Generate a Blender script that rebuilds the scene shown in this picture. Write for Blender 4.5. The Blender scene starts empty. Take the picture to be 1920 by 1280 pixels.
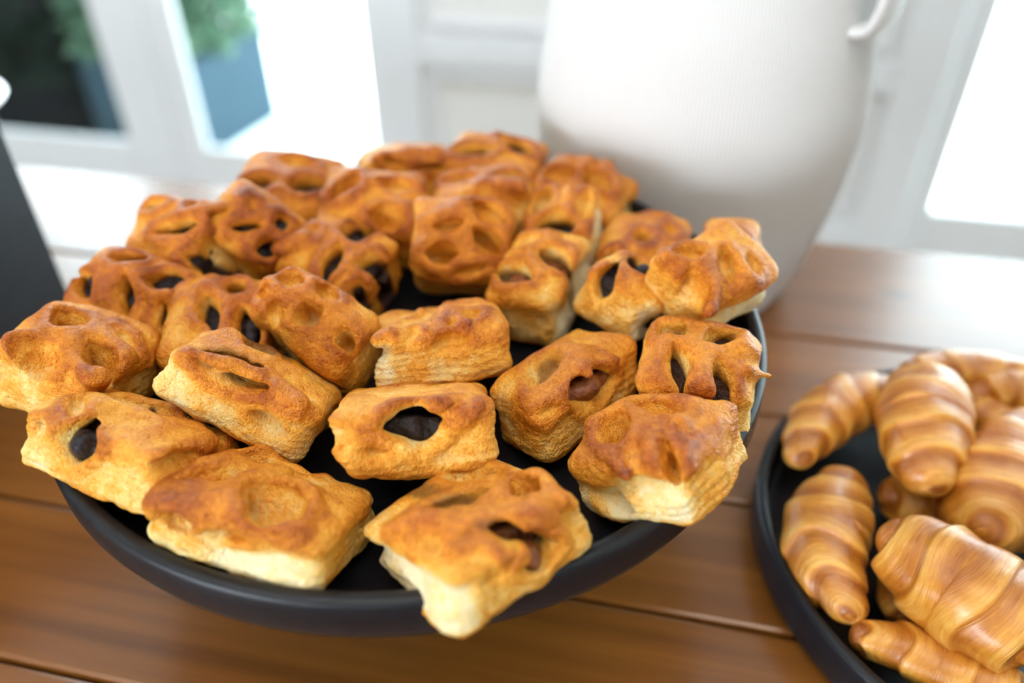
import bpy, bmesh, math, random
import numpy as np
from mathutils import Vector, Matrix, Quaternion
try:
    import openvdb as vdb
except ImportError:
    import pyopenvdb as vdb

scene = bpy.context.scene
COL = scene.collection
R = math.radians

# ------------------------------------------------------------------ camera
PITCH = 0.649084
cd = bpy.data.cameras.new('camera'); cam = bpy.data.objects.new('camera', cd); COL.objects.link(cam)
ROLL = -0.0102
_fw = Vector((0, math.cos(PITCH), -math.sin(PITCH))); _u0 = Vector((0, math.sin(PITCH), math.cos(PITCH))); _r0 = Vector((1, 0, 0))
_rt = _r0*math.cos(ROLL)+_u0*math.sin(ROLL); _up = _u0*math.cos(ROLL)-_r0*math.sin(ROLL)
cam.matrix_world = Matrix(((_rt.x, _up.x, -_fw.x, 0), (_rt.y, _up.y, -_fw.y, 0), (_rt.z, _up.z, -_fw.z, 0.3064), (0, 0, 0, 1)))
cd.lens = 28.0; cd.sensor_width = 36.0; cd.clip_start = 0.01; cd.clip_end = 200
cd.dof.use_dof = True; cd.dof.focus_distance = 0.281; cd.dof.aperture_fstop = 3.4
scene.camera = cam

# ------------------------------------------------------------------ world, sun, window daylight, added fill lamps, exposure
world = bpy.data.worlds.new('sky'); scene.world = world; world.use_nodes = True
bg = world.node_tree.nodes['Background']
bg.inputs['Color'].default_value = (0.80, 0.91, 1.0, 1); bg.inputs['Strength'].default_value = 8.5
sd = bpy.data.lights.new('sun', 'SUN'); sun = bpy.data.objects.new('sun', sd); COL.objects.link(sun)
sd.energy = 7.0; sd.angle = R(1.0); sd.color = (1.0, 0.95, 0.87)
sun.rotation_euler = Vector((0.75, -0.12, -0.85)).to_track_quat('-Z', 'Y').to_euler(); sun.location = (-3, 6, 6)
def area(name, loc, target, sx, sy, power, color):
    l = bpy.data.lights.new(name, 'AREA'); l.shape = 'RECTANGLE'; l.size = sx; l.size_y = sy; l.energy = power; l.color = color
    o = bpy.data.objects.new(name, l); COL.objects.link(o); o.location = loc
    o.rotation_euler = (Vector(target)-Vector(loc)).to_track_quat('-Z', 'Y').to_euler()
    return o
area('window_daylight', (-1.64, -1.376, 0.37), (0.0, 0.28, 0.10), 0.85, 0.60, 27, (0.82, 0.905, 1.0))
area('top_fill', (-0.2, 0.1, 1.80), (-0.1, 0.45, 0.0), 2.0, 1.5, 24, (1.0, 0.92, 0.82))  # added warm fill from above; the ceiling is closed, no skylight there
area('back_wall_fill', (-0.35, 1.28, 1.76), (-0.22, 1.90, -0.35), 2.0, 0.20, 4.2, (0.80, 0.91, 1.0)).data.spread = R(62)  # unseen lamp added only to brighten the back wall, no real fixture
vs = scene.view_settings
vs.view_transform = 'Standard'; vs.look = 'None'; vs.gamma = 1.0; vs.exposure = 0.22; vs.use_curve_mapping = False
scene.cycles.max_bounces = 8; scene.cycles.transparent_max_bounces = 16
scene.cycles.caustics_reflective = False; scene.cycles.caustics_refractive = False

# ------------------------------------------------------------------ helpers
def tag(o, label=None, cat=None, group=None, kind=None):
    if label: o['label'] = label
    if cat: o['category'] = cat
    if group: o['group'] = group
    if kind: o['kind'] = kind
    return o
def empty(name, loc, rz=0.0):
    o = bpy.data.objects.new(name, None); COL.objects.link(o); o.location = loc; o.rotation_euler = (0, 0, rz)
    o.empty_display_size = 0.02
    return o
def link_mesh(name, me, mat=None, parent=None, smooth=True):
    if mat: me.materials.append(mat)
    if smooth: me.polygons.foreach_set('use_smooth', [True]*len(me.polygons))
    o = bpy.data.objects.new(name, me); COL.objects.link(o)
    if parent: o.parent = parent
    return o
def from_bm(name, bm, mat=None, parent=None, smooth=False):
    me = bpy.data.meshes.new(name); bmesh.ops.recalc_face_normals(bm, faces=bm.faces[:]); bm.to_mesh(me); bm.free()
    return link_mesh(name, me, mat, parent, smooth)
def add_box(bm, c, s, rz=0.0, bevel=0.0, seg=2):
    r = bmesh.ops.create_cube(bm, size=1.0)
    bmesh.ops.scale(bm, vec=s, verts=r['verts'])
    if bevel > 0:
        ed = list({e for v in r['verts'] for e in v.link_edges})
        rr = bmesh.ops.bevel(bm, geom=ed, offset=bevel, segments=seg, affect='EDGES', profile=0.5)
        vs_ = list({v for f in rr['faces'] for v in f.verts} | {v for v in r['verts'] if v.is_valid})
    else:
        vs_ = r['verts']
    if rz: bmesh.ops.rotate(bm, cent=(0, 0, 0), matrix=Matrix.Rotation(rz, 3, 'Z'), verts=vs_)
    bmesh.ops.translate(bm, vec=c, verts=vs_)
def lathe(profile, n, rib=None):
    """closed profile of (r, z); axis points are merged"""
    bm = bmesh.new(); rings = []
    for i, (r, z) in enumerate(profile):
        if r < 1e-6:
            rings.append([bm.verts.new((0, 0, z))])
        else:
            ring = []
            for k in range(n):
                a = 2*math.pi*k/n; q = r + (rib(i, k) if rib else 0)
                ring.append(bm.verts.new((q*math.cos(a), q*math.sin(a), z)))
            rings.append(ring)
    for A, B in zip(rings, rings[1:]):
        for k in range(n):
            k2 = (k+1) % n
            if len(A) == 1 and len(B) == 1: continue
            if len(A) == 1: bm.faces.new((A[0], B[k], B[k2]))
            elif len(B) == 1: bm.faces.new((A[k], A[k2], B[0]))
            else: bm.faces.new((A[k], A[k2], B[k2], B[k]))
    return bm
class NT:
    def __init__(self, name):
        self.m = bpy.data.materials.new(name); self.m.use_nodes = True
        self.t = self.m.node_tree; self.n = self.t.nodes; self.b = self.n['Principled BSDF']
    def node(self, typ, **kw):
        x = self.n.new(typ)
        for k, v in kw.items():
            if k.startswith('i_'):
                key = k[2:].replace('_', ' '); x.inputs[key].default_value = v
            else: setattr(x, k, v)
        return x
    def l(self, a, b): self.t.links.new(a, b)
    def ramp(self, fac, stops):
        r = self.n.new('ShaderNodeValToRGB'); cr = r.color_ramp
        while len(cr.elements) < len(stops): cr.elements.new(0.5)
        for e, (p, c) in zip(cr.elements, stops):
            e.position = p; e.color = (*c, 1) if len(c) == 3 else c
        self.l(fac, r.inputs[0]); return r.outputs[0]
    def noise(self, scale, detail=3, rough=0.55, vec=None, dim='3D'):
        x = self.n.new('ShaderNodeTexNoise'); x.inputs['Scale'].default_value = scale
        x.inputs['Detail'].default_value = detail; x.inputs['Roughness'].default_value = rough
        if vec is not None: self.l(vec, x.inputs['Vector'])
        return x
    def math(self, op, a, b=None, c=None, clamp=False):
        x = self.n.new('ShaderNodeMath'); x.operation = op; x.use_clamp = clamp
        for i, v in enumerate((a, b, c)):
            if v is None: continue
            if isinstance(v, (int, float)): x.inputs[i].default_value = v
            else: self.l(v, x.inputs[i])
        return x.outputs[0]
    def mix(self, fac, a, b, blend='MIX'):
        x = self.n.new('ShaderNodeMix'); x.data_type = 'RGBA'; x.blend_type = blend
        for s, v in ((0, fac), (6, a), (7, b)):
            if isinstance(v, (int, float)): x.inputs[s].default_value = v
            elif isinstance(v, tuple): x.inputs[s].default_value = (*v, 1)
            else: self.l(v, x.inputs[s])
        return x.outputs[2]
    def bump(self, h, strength, dist):
        x = self.n.new('ShaderNodeBump'); x.inputs['Strength'].default_value = strength; x.inputs['Distance'].default_value = dist
        self.l(h, x.inputs['Height']); self.l(x.outputs[0], self.b.inputs['Normal']); return x
    def attr(self, name):
        x = self.n.new('ShaderNodeAttribute'); x.attribute_name = name; return x.outputs['Fac']
    def obj(self): return self.n.new('ShaderNodeTexCoord').outputs['Object']
def plain(name, col, rough=0.5, spec=0.5, noise=0.0, nscale=20, bump=0.0):
    t = NT(name); t.b.inputs['Roughness'].default_value = rough; t.b.inputs['Specular IOR Level'].default_value = spec
    t.b.inputs['Base Color'].default_value = (*col, 1)
    if noise or bump:
        nz = t.noise(nscale, 4, 0.6, t.obj())
        if noise:
            lo = tuple(max(0, c*(1-noise)) for c in col); hi = tuple(min(1, c*(1+noise)) for c in col)
            t.l(t.ramp(nz.outputs[0], [(0.3, lo), (0.7, hi)]), t.b.inputs['Base Color'])
        if bump: t.bump(nz.outputs[0], 0.4, bump)
    return t.m

# ------------------------------------------------------------------ materials
def wood_mat():
    t = NT('varnished_wood'); tc = t.obj()
    oi = t.n.new('ShaderNodeObjectInfo')
    off = t.n.new('ShaderNodeVectorMath'); off.operation = 'ADD'
    sc = t.n.new('ShaderNodeVectorMath'); sc.operation = 'SCALE'; sc.inputs[3].default_value = 7.3
    cmb = t.n.new('ShaderNodeCombineXYZ'); t.l(oi.outputs['Random'], cmb.inputs[0]); t.l(oi.outputs['Random'], cmb.inputs[2])
    t.l(cmb.outputs[0], sc.inputs[0]); t.l(tc, off.inputs[0]); t.l(sc.outputs[0], off.inputs[1])
    mp = t.n.new('ShaderNodeMapping'); mp.inputs['Scale'].default_value = (3.0, 60, 30); t.l(off.outputs[0], mp.inputs['Vector'])
    n1 = t.noise(1.0, 6, 0.62, mp.outputs[0])
    mp2 = t.n.new('ShaderNodeMapping'); mp2.inputs['Scale'].default_value = (2.2, 14, 8); t.l(off.outputs[0], mp2.inputs['Vector'])
    n2 = t.noise(1.0, 3, 0.5, mp2.outputs[0])
    wv = t.n.new('ShaderNodeTexWave'); wv.bands_direction = 'Y'; wv.inputs['Scale'].default_value = 1.2; wv.inputs['Distortion'].default_value = 5; wv.inputs['Detail'].default_value = 3
    mp3 = t.n.new('ShaderNodeMapping'); mp3.inputs['Scale'].default_value = (1.2, 22, 10); t.l(off.outputs[0], mp3.inputs['Vector']); t.l(mp3.outputs[0], wv.inputs['Vector'])
    f = t.math('ADD', t.math('MULTIPLY', n1.outputs[0], 0.50), t.math('MULTIPLY', n2.outputs[0], 0.42))
    f = t.math('ADD', f, t.math('MULTIPLY', wv.outputs[1], 0.045))
    col = t.ramp(f, [(0.25, (0.075, 0.023, 0.004)), (0.42, (0.17, 0.055, 0.008)), (0.56, (0.25, 0.086, 0.013)), (0.74, (0.35, 0.130, 0.022))])
    # dark knot in one plank
    kv = t.n.new('ShaderNodeVectorMath'); kv.operation = 'DISTANCE'
    km = t.n.new('ShaderNodeMapping'); km.inputs['Scale'].default_value = (1, 2.2, 0.0); t.l(tc, km.inputs['Vector']); t.l(km.outputs[0], kv.inputs[0])
    KNOT = (0.16, 0.50*2.2, 0)
    kv.inputs[1].default_value = KNOT
    kd = t.math('ADD', kv.outputs['Value'], t.math('MULTIPLY', n2.outputs[0], 0.012))
    kf = t.ramp(kd, [(0.010, (1, 1, 1)), (0.024, (0, 0, 0))])
    col = t.mix(t.math('MULTIPLY', kf, 0.85), col, (0.035, 0.018, 0.012))
    hv = t.mix(t.math('MULTIPLY', oi.outputs['Random'], 0.35), col, (0.21, 0.070, 0.010))
    t.l(hv, t.b.inputs['Base Color'])
    rr = t.math('ADD', t.math('MULTIPLY', n1.outputs[0], 0.12), 0.27)
    t.l(rr, t.b.inputs['Roughness'])
    t.b.inputs['Specular IOR Level'].default_value = 0.2
    t.b.inputs['Coat Weight'].default_value = 1.0; t.b.inputs['Coat Roughness'].default_value = 0.22; t.b.inputs['Coat IOR'].default_value = 1.5
    t.bump(n1.outputs[0], 0.25, 0.0006)
    return t.m
def pastry_mat():
    t = NT('baked_pastry'); tc = t.obj(); bake = t.attr('bake'); stain = t.attr('stain')
    n1 = t.noise(95, 4, 0.6, tc); n2 = t.noise(420, 3, 0.6, tc); n3 = t.noise(1300, 2, 0.5, tc); n0 = t.noise(45, 2, 0.5, tc)
    v = t.math('ADD', bake, t.math('MULTIPLY', t.math('SUBTRACT', n1.outputs[0], 0.5), 0.50))
    v = t.math('ADD', v, t.math('MULTIPLY', t.math('SUBTRACT', n2.outputs[0], 0.5), 0.42))
    v = t.math('ADD', v, t.math('MULTIPLY', t.math('SUBTRACT', n3.outputs[0], 0.5), 0.30))
    v = t.math('ADD', v, t.math('MULTIPLY', t.math('SUBTRACT', n0.outputs[0], 0.5), 0.20), clamp=True)
    col = t.ramp(v, [(0.0, (0.92, 0.76, 0.46)), (0.16, (0.90, 0.62, 0.22)), (0.36, (0.84, 0.38, 0.040)),
                     (0.55, (0.68, 0.225, 0.012)), (0.78, (0.42, 0.098, 0.005)), (1.0, (0.20, 0.036, 0.004))])
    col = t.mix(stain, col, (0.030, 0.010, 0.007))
    t.l(col, t.b.inputs['Base Color'])
    ro = t.math('SUBTRACT', 0.56, t.math('MULTIPLY', v, 0.30)); t.l(ro, t.b.inputs['Roughness'])
    t.b.inputs['Specular IOR Level'].default_value = 0.34
    t.b.inputs['Subsurface Weight'].default_value = 0.12
    t.b.inputs['Subsurface Radius'].default_value = (0.006, 0.003, 0.0012); t.b.inputs['Subsurface Scale'].default_value = 0.6
    hh = t.math('ADD', t.math('MULTIPLY', n2.outputs[0], 0.65), t.math('MULTIPLY', n3.outputs[0], 0.35))
    t.bump(hh, 1.0, 0.0026)
    return t.m
def fill_mat(name, lo, hi, rough, coat=0.0):
    t = NT(name); n = t.noise(300, 4, 0.65, t.obj())
    t.l(t.ramp(n.outputs[0], [(0.35, lo), (0.65, hi)]), t.b.inputs['Base Color'])
    t.b.inputs['Roughness'].default_value = rough; t.b.inputs['Coat Weight'].default_value = coat
    t.b.inputs['Specular IOR Level'].default_value = 0.35
    t.bump(n.outputs[0], 0.9, 0.003)
    return t.m
def croissant_mat():
    t = NT('croissant_crust'); bake = t.attr('bake')
    uv = t.n.new('ShaderNodeUVMap').outputs[0]
    mp = t.n.new('ShaderNodeMapping'); mp.inputs['Scale'].default_value = (58, 2.4, 1); t.l(uv, mp.inputs['Vector'])
    n1 = t.noise(1.0, 5, 0.62, mp.outputs[0]); n2 = t.noise(70, 3, 0.6, t.obj())
    v = t.math('ADD', bake, t.math('MULTIPLY', t.math('SUBTRACT', n1.outputs[0], 0.5), 0.60))
    v = t.math('ADD', v, t.math('MULTIPLY', t.math('SUBTRACT', n2.outputs[0], 0.5), 0.5), clamp=True)
    col = t.ramp(v, [(0.0, (0.87, 0.62, 0.24)), (0.25, (0.82, 0.44, 0.085)), (0.5, (0.62, 0.235, 0.022)),
                     (0.75, (0.40, 0.115, 0.008)), (1.0, (0.22, 0.05, 0.004))])
    t.l(col, t.b.inputs['Base Color']); t.b.inputs['Roughness'].default_value = 0.34
    t.b.inputs['Specular IOR Level'].default_value = 0.6
    t.b.inputs['Coat Weight'].default_value = 0.4; t.b.inputs['Coat Roughness'].default_value = 0.25
    t.bump(t.math('ADD', n1.outputs[0], t.math('MULTIPLY', n2.outputs[0], 0.5)), 0.7, 0.0022)
    return t.m
def glass_mat():
    t = NT('door_glass'); out = t.n['Material Output']
    tr = t.n.new('ShaderNodeBsdfTransparent'); tr.inputs[0].default_value = (0.93, 0.98, 0.97, 1)
    gl = t.n.new('ShaderNodeBsdfGlossy'); gl.inputs['Roughness'].default_value = 0.02
    lw = t.n.new('ShaderNodeLayerWeight'); lw.inputs[0].default_value = 0.5
    fr = t.math('ADD', t.math('MULTIPLY', t.math('POWER', lw.outputs['Facing'], 5.0), 0.5), 0.015)
    mx = t.n.new('ShaderNodeMixShader'); t.l(fr, mx.inputs[0]); t.l(tr.outputs[0], mx.inputs[1]); t.l(gl.outputs[0], mx.inputs[2])
    t.l(mx.outputs[0], out.inputs[0]); return t.m
def leaf_mat(name, lo, hi):
    t = NT(name); n = t.noise(9, 3, 0.6, t.obj())
    t.l(t.ramp(n.outputs[0], [(0.3, lo), (0.7, hi)]), t.b.inputs['Base Color']); t.b.inputs['Roughness'].default_value = 0.7; t.b.inputs['Specular IOR Level'].default_value = 0.06
    return t.m
M_WOOD = wood_mat(); M_PASTRY = pastry_mat(); M_CROIS = croissant_mat(); M_GLASS = glass_mat()
M_FILL = {'berry': fill_mat('berry_filling', (0.003, 0.002, 0.004), (0.014, 0.006, 0.010), 0.30, 0.1),
          'choc': fill_mat('dark_filling', (0.005, 0.002, 0.002), (0.018, 0.007, 0.006), 0.50),
          'brown': fill_mat('brown_filling', (0.020, 0.008, 0.004), (0.06, 0.02, 0.008), 0.35),
          'apricot': fill_mat('amber_filling', (0.13, 0.028, 0.008), (0.34, 0.10, 0.022), 0.25, 0.3)}
M_STONE = plain('matte_black_ceramic', (0.0065, 0.007, 0.010), 0.42, 0.35, 0.25, 160, 0.0003)
M_BLACK = plain('black_painted_board', (0.022, 0.027, 0.034), 0.5, 0.4, 0.15, 40)
M_VASE = plain('white_ribbed_ceramic', (0.67, 0.66, 0.655), 0.55, 0.4)
M_WHITE = plain('white_paint', (0.72, 0.725, 0.745), 0.5, 0.4)
M_WALL = plain('white_plaster', (0.74, 0.72, 0.70), 0.8, 0.2)
M_FLOOR = plain('grey_floor', (0.34, 0.29, 0.25), 0.5, 0.3, 0.1, 6)
M_PATIO = plain('pale_paving', (0.78, 0.84, 0.82), 0.85, 0.2, 0.05, 5)
M_BLUE = plain('blue_grey_planter', (0.038, 0.068, 0.092), 0.7, 0.08, 0.05, 8)
M_DARK = plain('black_planter', (0.002, 0.0025, 0.004), 0.8, 0.02)
M_PORC = plain('white_porcelain', (0.85, 0.86, 0.90), 0.15, 0.6)
M_LEAF = leaf_mat('light_leaves', (0.06, 0.125, 0.075), (0.15, 0.24, 0.16))
M_LEAFD = leaf_mat('dark_leaves', (0.003, 0.008, 0.006), (0.008, 0.020, 0.013))
M_STEM = plain('woody_stem', (0.10, 0.06, 0.035), 0.8, 0.2)
M_DESS = plain('golden_dessert', (0.60, 0.24, 0.05), 0.4, 0.5, 0.3, 120, 0.001)

# ------------------------------------------------------------------ the room
YAW = 0.2195
EU = Vector((math.cos(YAW), -math.sin(YAW), 0)); EN = Vector((math.sin(YAW), math.cos(YAW), 0))
WD = 1.866; FZ = -0.75; CZ = 1.85
def W(u, n, z): return EU*u + EN*n + Vector((0, 0, z))
def wbox(bm, u0, u1, z0, z1, n0, n1, bevel=0.0):
    c = W((u0+u1)/2, (n0+n1)/2, (z0+z1)/2); add_box(bm, c, (u1-u0, n1-n0, z1-z0), -YAW, bevel)
def wobj(name, mat, boxes, parent=None, bevel=0.0):
    bm = bmesh.new()
    for b in boxes: wbox(bm, *b, bevel=bevel)
    return from_bm(name, bm, mat, parent)
UL, UR, NB = -3.1, 2.6, -1.78
tag(wobj('floor', M_FLOOR, [(UL, UR, FZ-0.05, FZ, NB, WD+0.06)]), kind='structure')
tag(wobj('ceiling', M_WALL, [(UL, UR, CZ, CZ+0.1, NB, WD+0.12)]), kind='structure')
D1L, D1R, D2L, D2R, DT = -2.95, -0.675, 0.545, 2.25, 1.38
tag(wobj('wall_back', M_WALL, [(UL, D1L, FZ, CZ, WD, WD+0.12), (D1R, D2L, FZ, CZ, WD, WD+0.12), (D2R, UR, FZ, CZ, WD, WD+0.12),
     (D1L, D1R, DT, CZ, WD, WD+0.12), (D2L, D2R, DT, CZ, WD, WD+0.12)]), kind='structure')
tag(wobj('wall_right', M_WALL, [(UR, UR+0.1, FZ, CZ, NB, WD+0.12)]), kind='structure')
tag(wobj('wall_left', M_WALL, [(UL-0.1, UL, FZ, CZ, NB, WD+0.12)]), kind='structure')
# front wall behind the camera, with the window opening the daylight on the pastries comes through
tag(wobj('wall_front', M_WALL, [(UL, UR, FZ, 0.0, NB-0.1, NB), (UL, UR, 0.75, CZ, NB-0.1, NB), (UL, -1.85, 0.0, 0.75, NB-0.1, NB), (-0.75, UR, 0.0, 0.75, NB-0.1, NB)]), kind='structure')
# panelled section between the doors: raised stiles and rails, moulding strips
P0, P1 = -0.635, 0.44
wp = wobj('trim_1', M_WHITE, [(D1R, P0, FZ, CZ, WD-0.018, WD+0.01), (P1, D2L, FZ, CZ, WD-0.018, WD+0.01)], bevel=0.003)
tag(wp, 'white painted stiles of the wall panelling between the doors', kind='structure')
tag(wobj('trim_2', M_WHITE, [(P0, P1, -0.325, -0.252, WD-0.016, WD+0.01)], bevel=0.004), 'white middle rail of the wall panelling', kind='structure')
tag(wobj('trim_3', M_WHITE, [(P0, P1, 1.2, 1.3, WD-0.016, WD+0.01)], bevel=0.004), 'white top rail of the wall panelling', kind='structure')
for nm, za, zb, lb in (('trim_4', FZ+0.13, -0.34, 'white moulding frame on the lower wall panel'), ('trim_5', -0.237, 1.18, 'white moulding frame on the upper wall panel')):
    tag(wobj(nm, M_WHITE, [(P0+0.02, P0+0.038, za, zb, WD-0.012, WD+0.01), (P1-0.038, P1-0.02, za, zb, WD-0.012, WD+0.01),
        (P0+0.038, P1-0.038, zb-0.018, zb, WD-0.012, WD+0.01), (P0+0.038, P1-0.038, za, za+0.018, WD-0.012, WD+0.01)], bevel=0.003), lb, kind='structure')
tag(wobj('baseboard_back', M_WHITE, [(P0, P1, FZ, FZ+0.11, WD-0.02, WD+0.01)], bevel=0.004), kind='structure')
# french doors: each leaf is a frame of stiles and rails around one tall pane
def door(name, leaves, z0=FZ+0.01, z1=DT):
    root = empty(name, W((leaves[0][0]+leaves[-1][3])/2, WD+0.03, z0)); tag(root, kind='structure')
    inv = Matrix.Translation(-root.location)
    for (a, g0, g1, b) in leaves:
        for nm, bx in (('stile', (a, g0, z0, z1)), ('stile', (g1, b, z0, z1)), ('bottom_rail', (g0, g1, z0, -0.605)), ('top_rail', (g0, g1, z1-0.11, z1))):
            bm = bmesh.new(); wbox(bm, *bx, WD+0.008, WD+0.030, bevel=0.004)
            o = from_bm(nm, bm, M_WHITE, root); o.data.transform(inv)
        bm = bmesh.new(); wbox(bm, g0, g1, -0.605, z1-0.11, WD+0.019, WD+0.023)
        o = from_bm('glass_pane', bm, M_GLASS, root); o.data.transform(inv)
    return root
door('door_1', [(D1L+0.01, D1L+0.11, -2.23, -2.09), (-2.087, -1.99, -1.53, -1.382), (-1.379, -1.290, -0.784, -0.683)])
door('door_2', [(0.555, 0.610, 1.28, 1.37), (1.373, 1.46, 2.15, 2.24)])

# ------------------------------------------------------------------ outside: paving, planters
def ground(bm):
    a = [W(-9, WD+0.12, FZ-0.02), W(9, WD+0.12, FZ-0.02), W(9, 14, FZ-0.02), W(-9, 14, FZ-0.02)]
    top = [bm.verts.new(p) for p in a]; bot = [bm.verts.new(p-Vector((0, 0, 0.1))) for p in a]
    bm.faces.new(top); bm.faces.new(bot[::-1])
    for i in range(4): bm.faces.new((top[i], bot[i], bot[(i+1) % 4], top[(i+1) % 4]))
bm = bmesh.new(); ground(bm)
tag(from_bm('patio', bm, M_PATIO), 'pale sunlit paving outside the glass doors', kind='structure')
def planter(name, label, mat, leaf, loc, rz, sx, sy, sz, leaf_h, nleaf, seed, spread=1.1):
    root = empty(name, loc, rz); tag(root, label, 'planter')
    bm = bmesh.new(); t = 0.02
    for c, s in (((0, -sy/2+t/2, sz/2), (sx, t, sz)), ((0, sy/2-t/2, sz/2), (sx, t, sz)), ((-sx/2+t/2, 0, sz/2), (t, sy-2*t, sz)), ((sx/2-t/2, 0, sz/2), (t, sy-2*t, sz)), ((0, 0, 0.015), (sx-2*t, sy-2*t, 0.03))):
        add_box(bm, c, s)
    from_bm('planter_box', bm, mat, root)
    bm = bmesh.new(); add_box(bm, (0, 0, sz*0.46), (sx-2*t, sy-2*t, sz*0.86)); from_bm('soil', bm, M_STEM, root)
    rnd = random.Random(seed); bm = bmesh.new()
    for k in range(nleaf):
        x = rnd.uniform(-.5, .5)*sx*spread; y = rnd.uniform(-.5, .5)*sy*spread; z = sz*0.95+rnd.uniform(0, 1)*leaf_h
        n = Vector((rnd.gauss(0, 1), rnd.gauss(0, 1), rnd.gauss(0.4, 1))).normalized(); s = rnd.uniform(0.022, 0.042)
        a = n.orthogonal().normalized(); b = n.cross(a); c = Vector((x, y, z))
        bm.faces.new([bm.verts.new(c-a*s), bm.verts.new(c+b*s*0.5), bm.verts.new(c+a*s), bm.verts.new(c-b*s*0.5)])
    o = from_bm('foliage', bm, leaf, root); o['kind'] = 'stuff'
    bm = bmesh.new()
    for k in range(5):
        x = (k-2)*sx*0.18; add_box(bm, (x, 0, sz*0.8+leaf_h*0.4), (0.015, 0.015, leaf_h*0.9))
    o = from_bm('stem', bm, M_STEM, root); o['kind'] = 'stuff'
    return root
planter('planter', 'blue-grey planter box of pale green leaves outside the left glass door', M_BLUE, M_LEAF,
        (-0.975-0.21*0.936+0.205*0.35, 2.40+0.21*0.35+0.205*0.936, FZ-0.02), -0.358, 0.42, 0.41, 0.30, 0.75, 5200, 3, 1.08)
planter('planter', 'black planter box of dark evergreen leaves at the far left of the glass doors', M_DARK, M_LEAFD,
        tuple(W(-2.08, 2.26, FZ-0.02)), -YAW, 0.33, 0.26, 0.20, 0.85, 9000, 5, 1.0)
# ------------------------------------------------------------------ table of planks
SEAMS = [0.564, 0.436, 0.357, 0.286, 0.215, 0.1356, 0.057, -0.022, -0.10, -0.18]
table = empty('dining_table', W(0, 0.2, FZ))
tag(table, 'orange-brown varnished wooden table of long planks under the pastries', 'table')
inv = Matrix.Translation(-table.location)
for a, b in zip(SEAMS, SEAMS[1:]):
    bm = bmesh.new(); add_box(bm, (0, (a+b)/2, -0.02), (2.9, a-b-0.0012, 0.04), 0, 0.0024, 2)
    me = bpy.data.meshes.new('plank'); bm.to_mesh(me); bm.free()
    o = link_mesh('plank', me, M_WOOD, table, False)
    o.rotation_euler = (0, 0, -YAW); o.location = -table.location
for u in (-1.25, 1.25):
    for n in (-0.12, 0.49):
        bm = bmesh.new(); wbox(bm, u-0.035, u+0.035, FZ, -0.04, n-0.035, n+0.035, 0.004)
        o = from_bm('leg', bm, M_WOOD, table); o.data.transform(inv)
bm = bmesh.new()
wbox(bm, -1.2, 1.2, -0.12, -0.04, 0.485, 0.505); wbox(bm, -1.2, 1.2, -0.12, -0.04, -0.13, -0.11)
o = from_bm('apron', bm, M_WOOD, table); o.data.transform(inv)

# ------------------------------------------------------------------ black serving dishes
SC = Vector((-0.0429, 0.2877, 0)); SR = 0.1504; RIM = 0.107; SFLOOR = 0.0892
def dish_profile(r, z0, zr, t, floor, foot):
    p = [(0, z0)]
    p += [(foot, z0), (r-0.006, z0+0.0005), (r-0.0018, z0+0.003), (r, z0+0.008), (r, zr-0.0022), (r-0.0007, zr-0.0006), (r-0.0022, zr), (r-t+0.0012, zr-0.0003), (r-t, zr-0.0018), (r-t-0.0006, floor+0.006), (r-t-0.002, floor+0.002), (r-t-0.006, floor), (0, floor)]
    return p
stand = empty('cake_stand', (SC.x, SC.y, 0)); tag(stand, 'large round black ceramic stand piled with lattice pastries', 'cake stand')
from_bm('plate', lathe(dish_profile(SR, 0.0852, RIM, 0.0062, SFLOOR, 0.06), 160), M_STONE, stand, True)
from_bm('pedestal', lathe([(0, 0.0), (0.058, 0.0), (0.0605, 0.002), (0.0605, 0.006), (0.056, 0.010), (0.044, 0.018), (0.037, 0.03), (0.035, 0.045), (0.037, 0.060), (0.046, 0.075), (0.058, 0.0852), (0, 0.0852)], 96), M_STONE, stand, True)
TC = (0.2289, 0.2268); TR = 0.118
tray = empty('serving_tray', (TC[0], TC[1], 0)); tag(tray, 'round black tray with a raised rim holding the croissants', 'tray')
from_bm('tray_body', lathe(dish_profile(TR, 0.0, 0.025, 0.0055, 0.0048, 0.05), 140), M_STONE, tray, True)

# ------------------------------------------------------------------ voxel helpers for the pastries
def bspl(n, m, rng_off):
    """(n, m) matrix of cubic B-spline weights sampling m lattice points at n places"""
    t = np.linspace(0, m-4.001, n)+rng_off*0; i = np.floor(t).astype(int); f = t-i
    w = np.stack([(1-f)**3, 3*f**3-6*f**2+4, -3*f**3+3*f**2+3*f+1, f**3], 1)/6
    Mx = np.zeros((n, m), np.float32)
    for k in range(4): Mx[np.arange(n), i+k] = w[:, k]
    return Mx
def vnoise(rng, shape, vox, cell):
    ms = [max(5, int(math.ceil(s*vox/cell))+4) for s in shape]
    L = rng.standard_normal(ms).astype(np.float32)
    A, B, C_ = (bspl(s, m, 0) for s, m in zip(shape, ms))
    L = np.tensordot(A, L, (1, 0)); L = np.tensordot(L, B, (1, 1)).transpose(0, 2, 1); L = np.tensordot(L, C_, (2, 1))
    return L*1.6
def smax(a, b, k):
    h = np.maximum(k-np.abs(a-b), 0)/k
    return np.maximum(a, b)+h*h*k*0.25
def smin(a, b, k): return -smax(-a, -b, k)
def capsule(X, Y, Z, p, q, r0, r1):
    d = q-p; L2 = float(d@d)+1e-12
    t = np.clip(((X-p[0])*d[0]+(Y-p[1])*d[1]+(Z-p[2])*d[2])/L2, 0, 1)
    return np.sqrt((X-p[0]-t*d[0])**2+(Y-p[1]-t*d[1])**2+(Z-p[2]-t*d[2])**2)-(r0+(r1-r0)*t)
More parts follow.
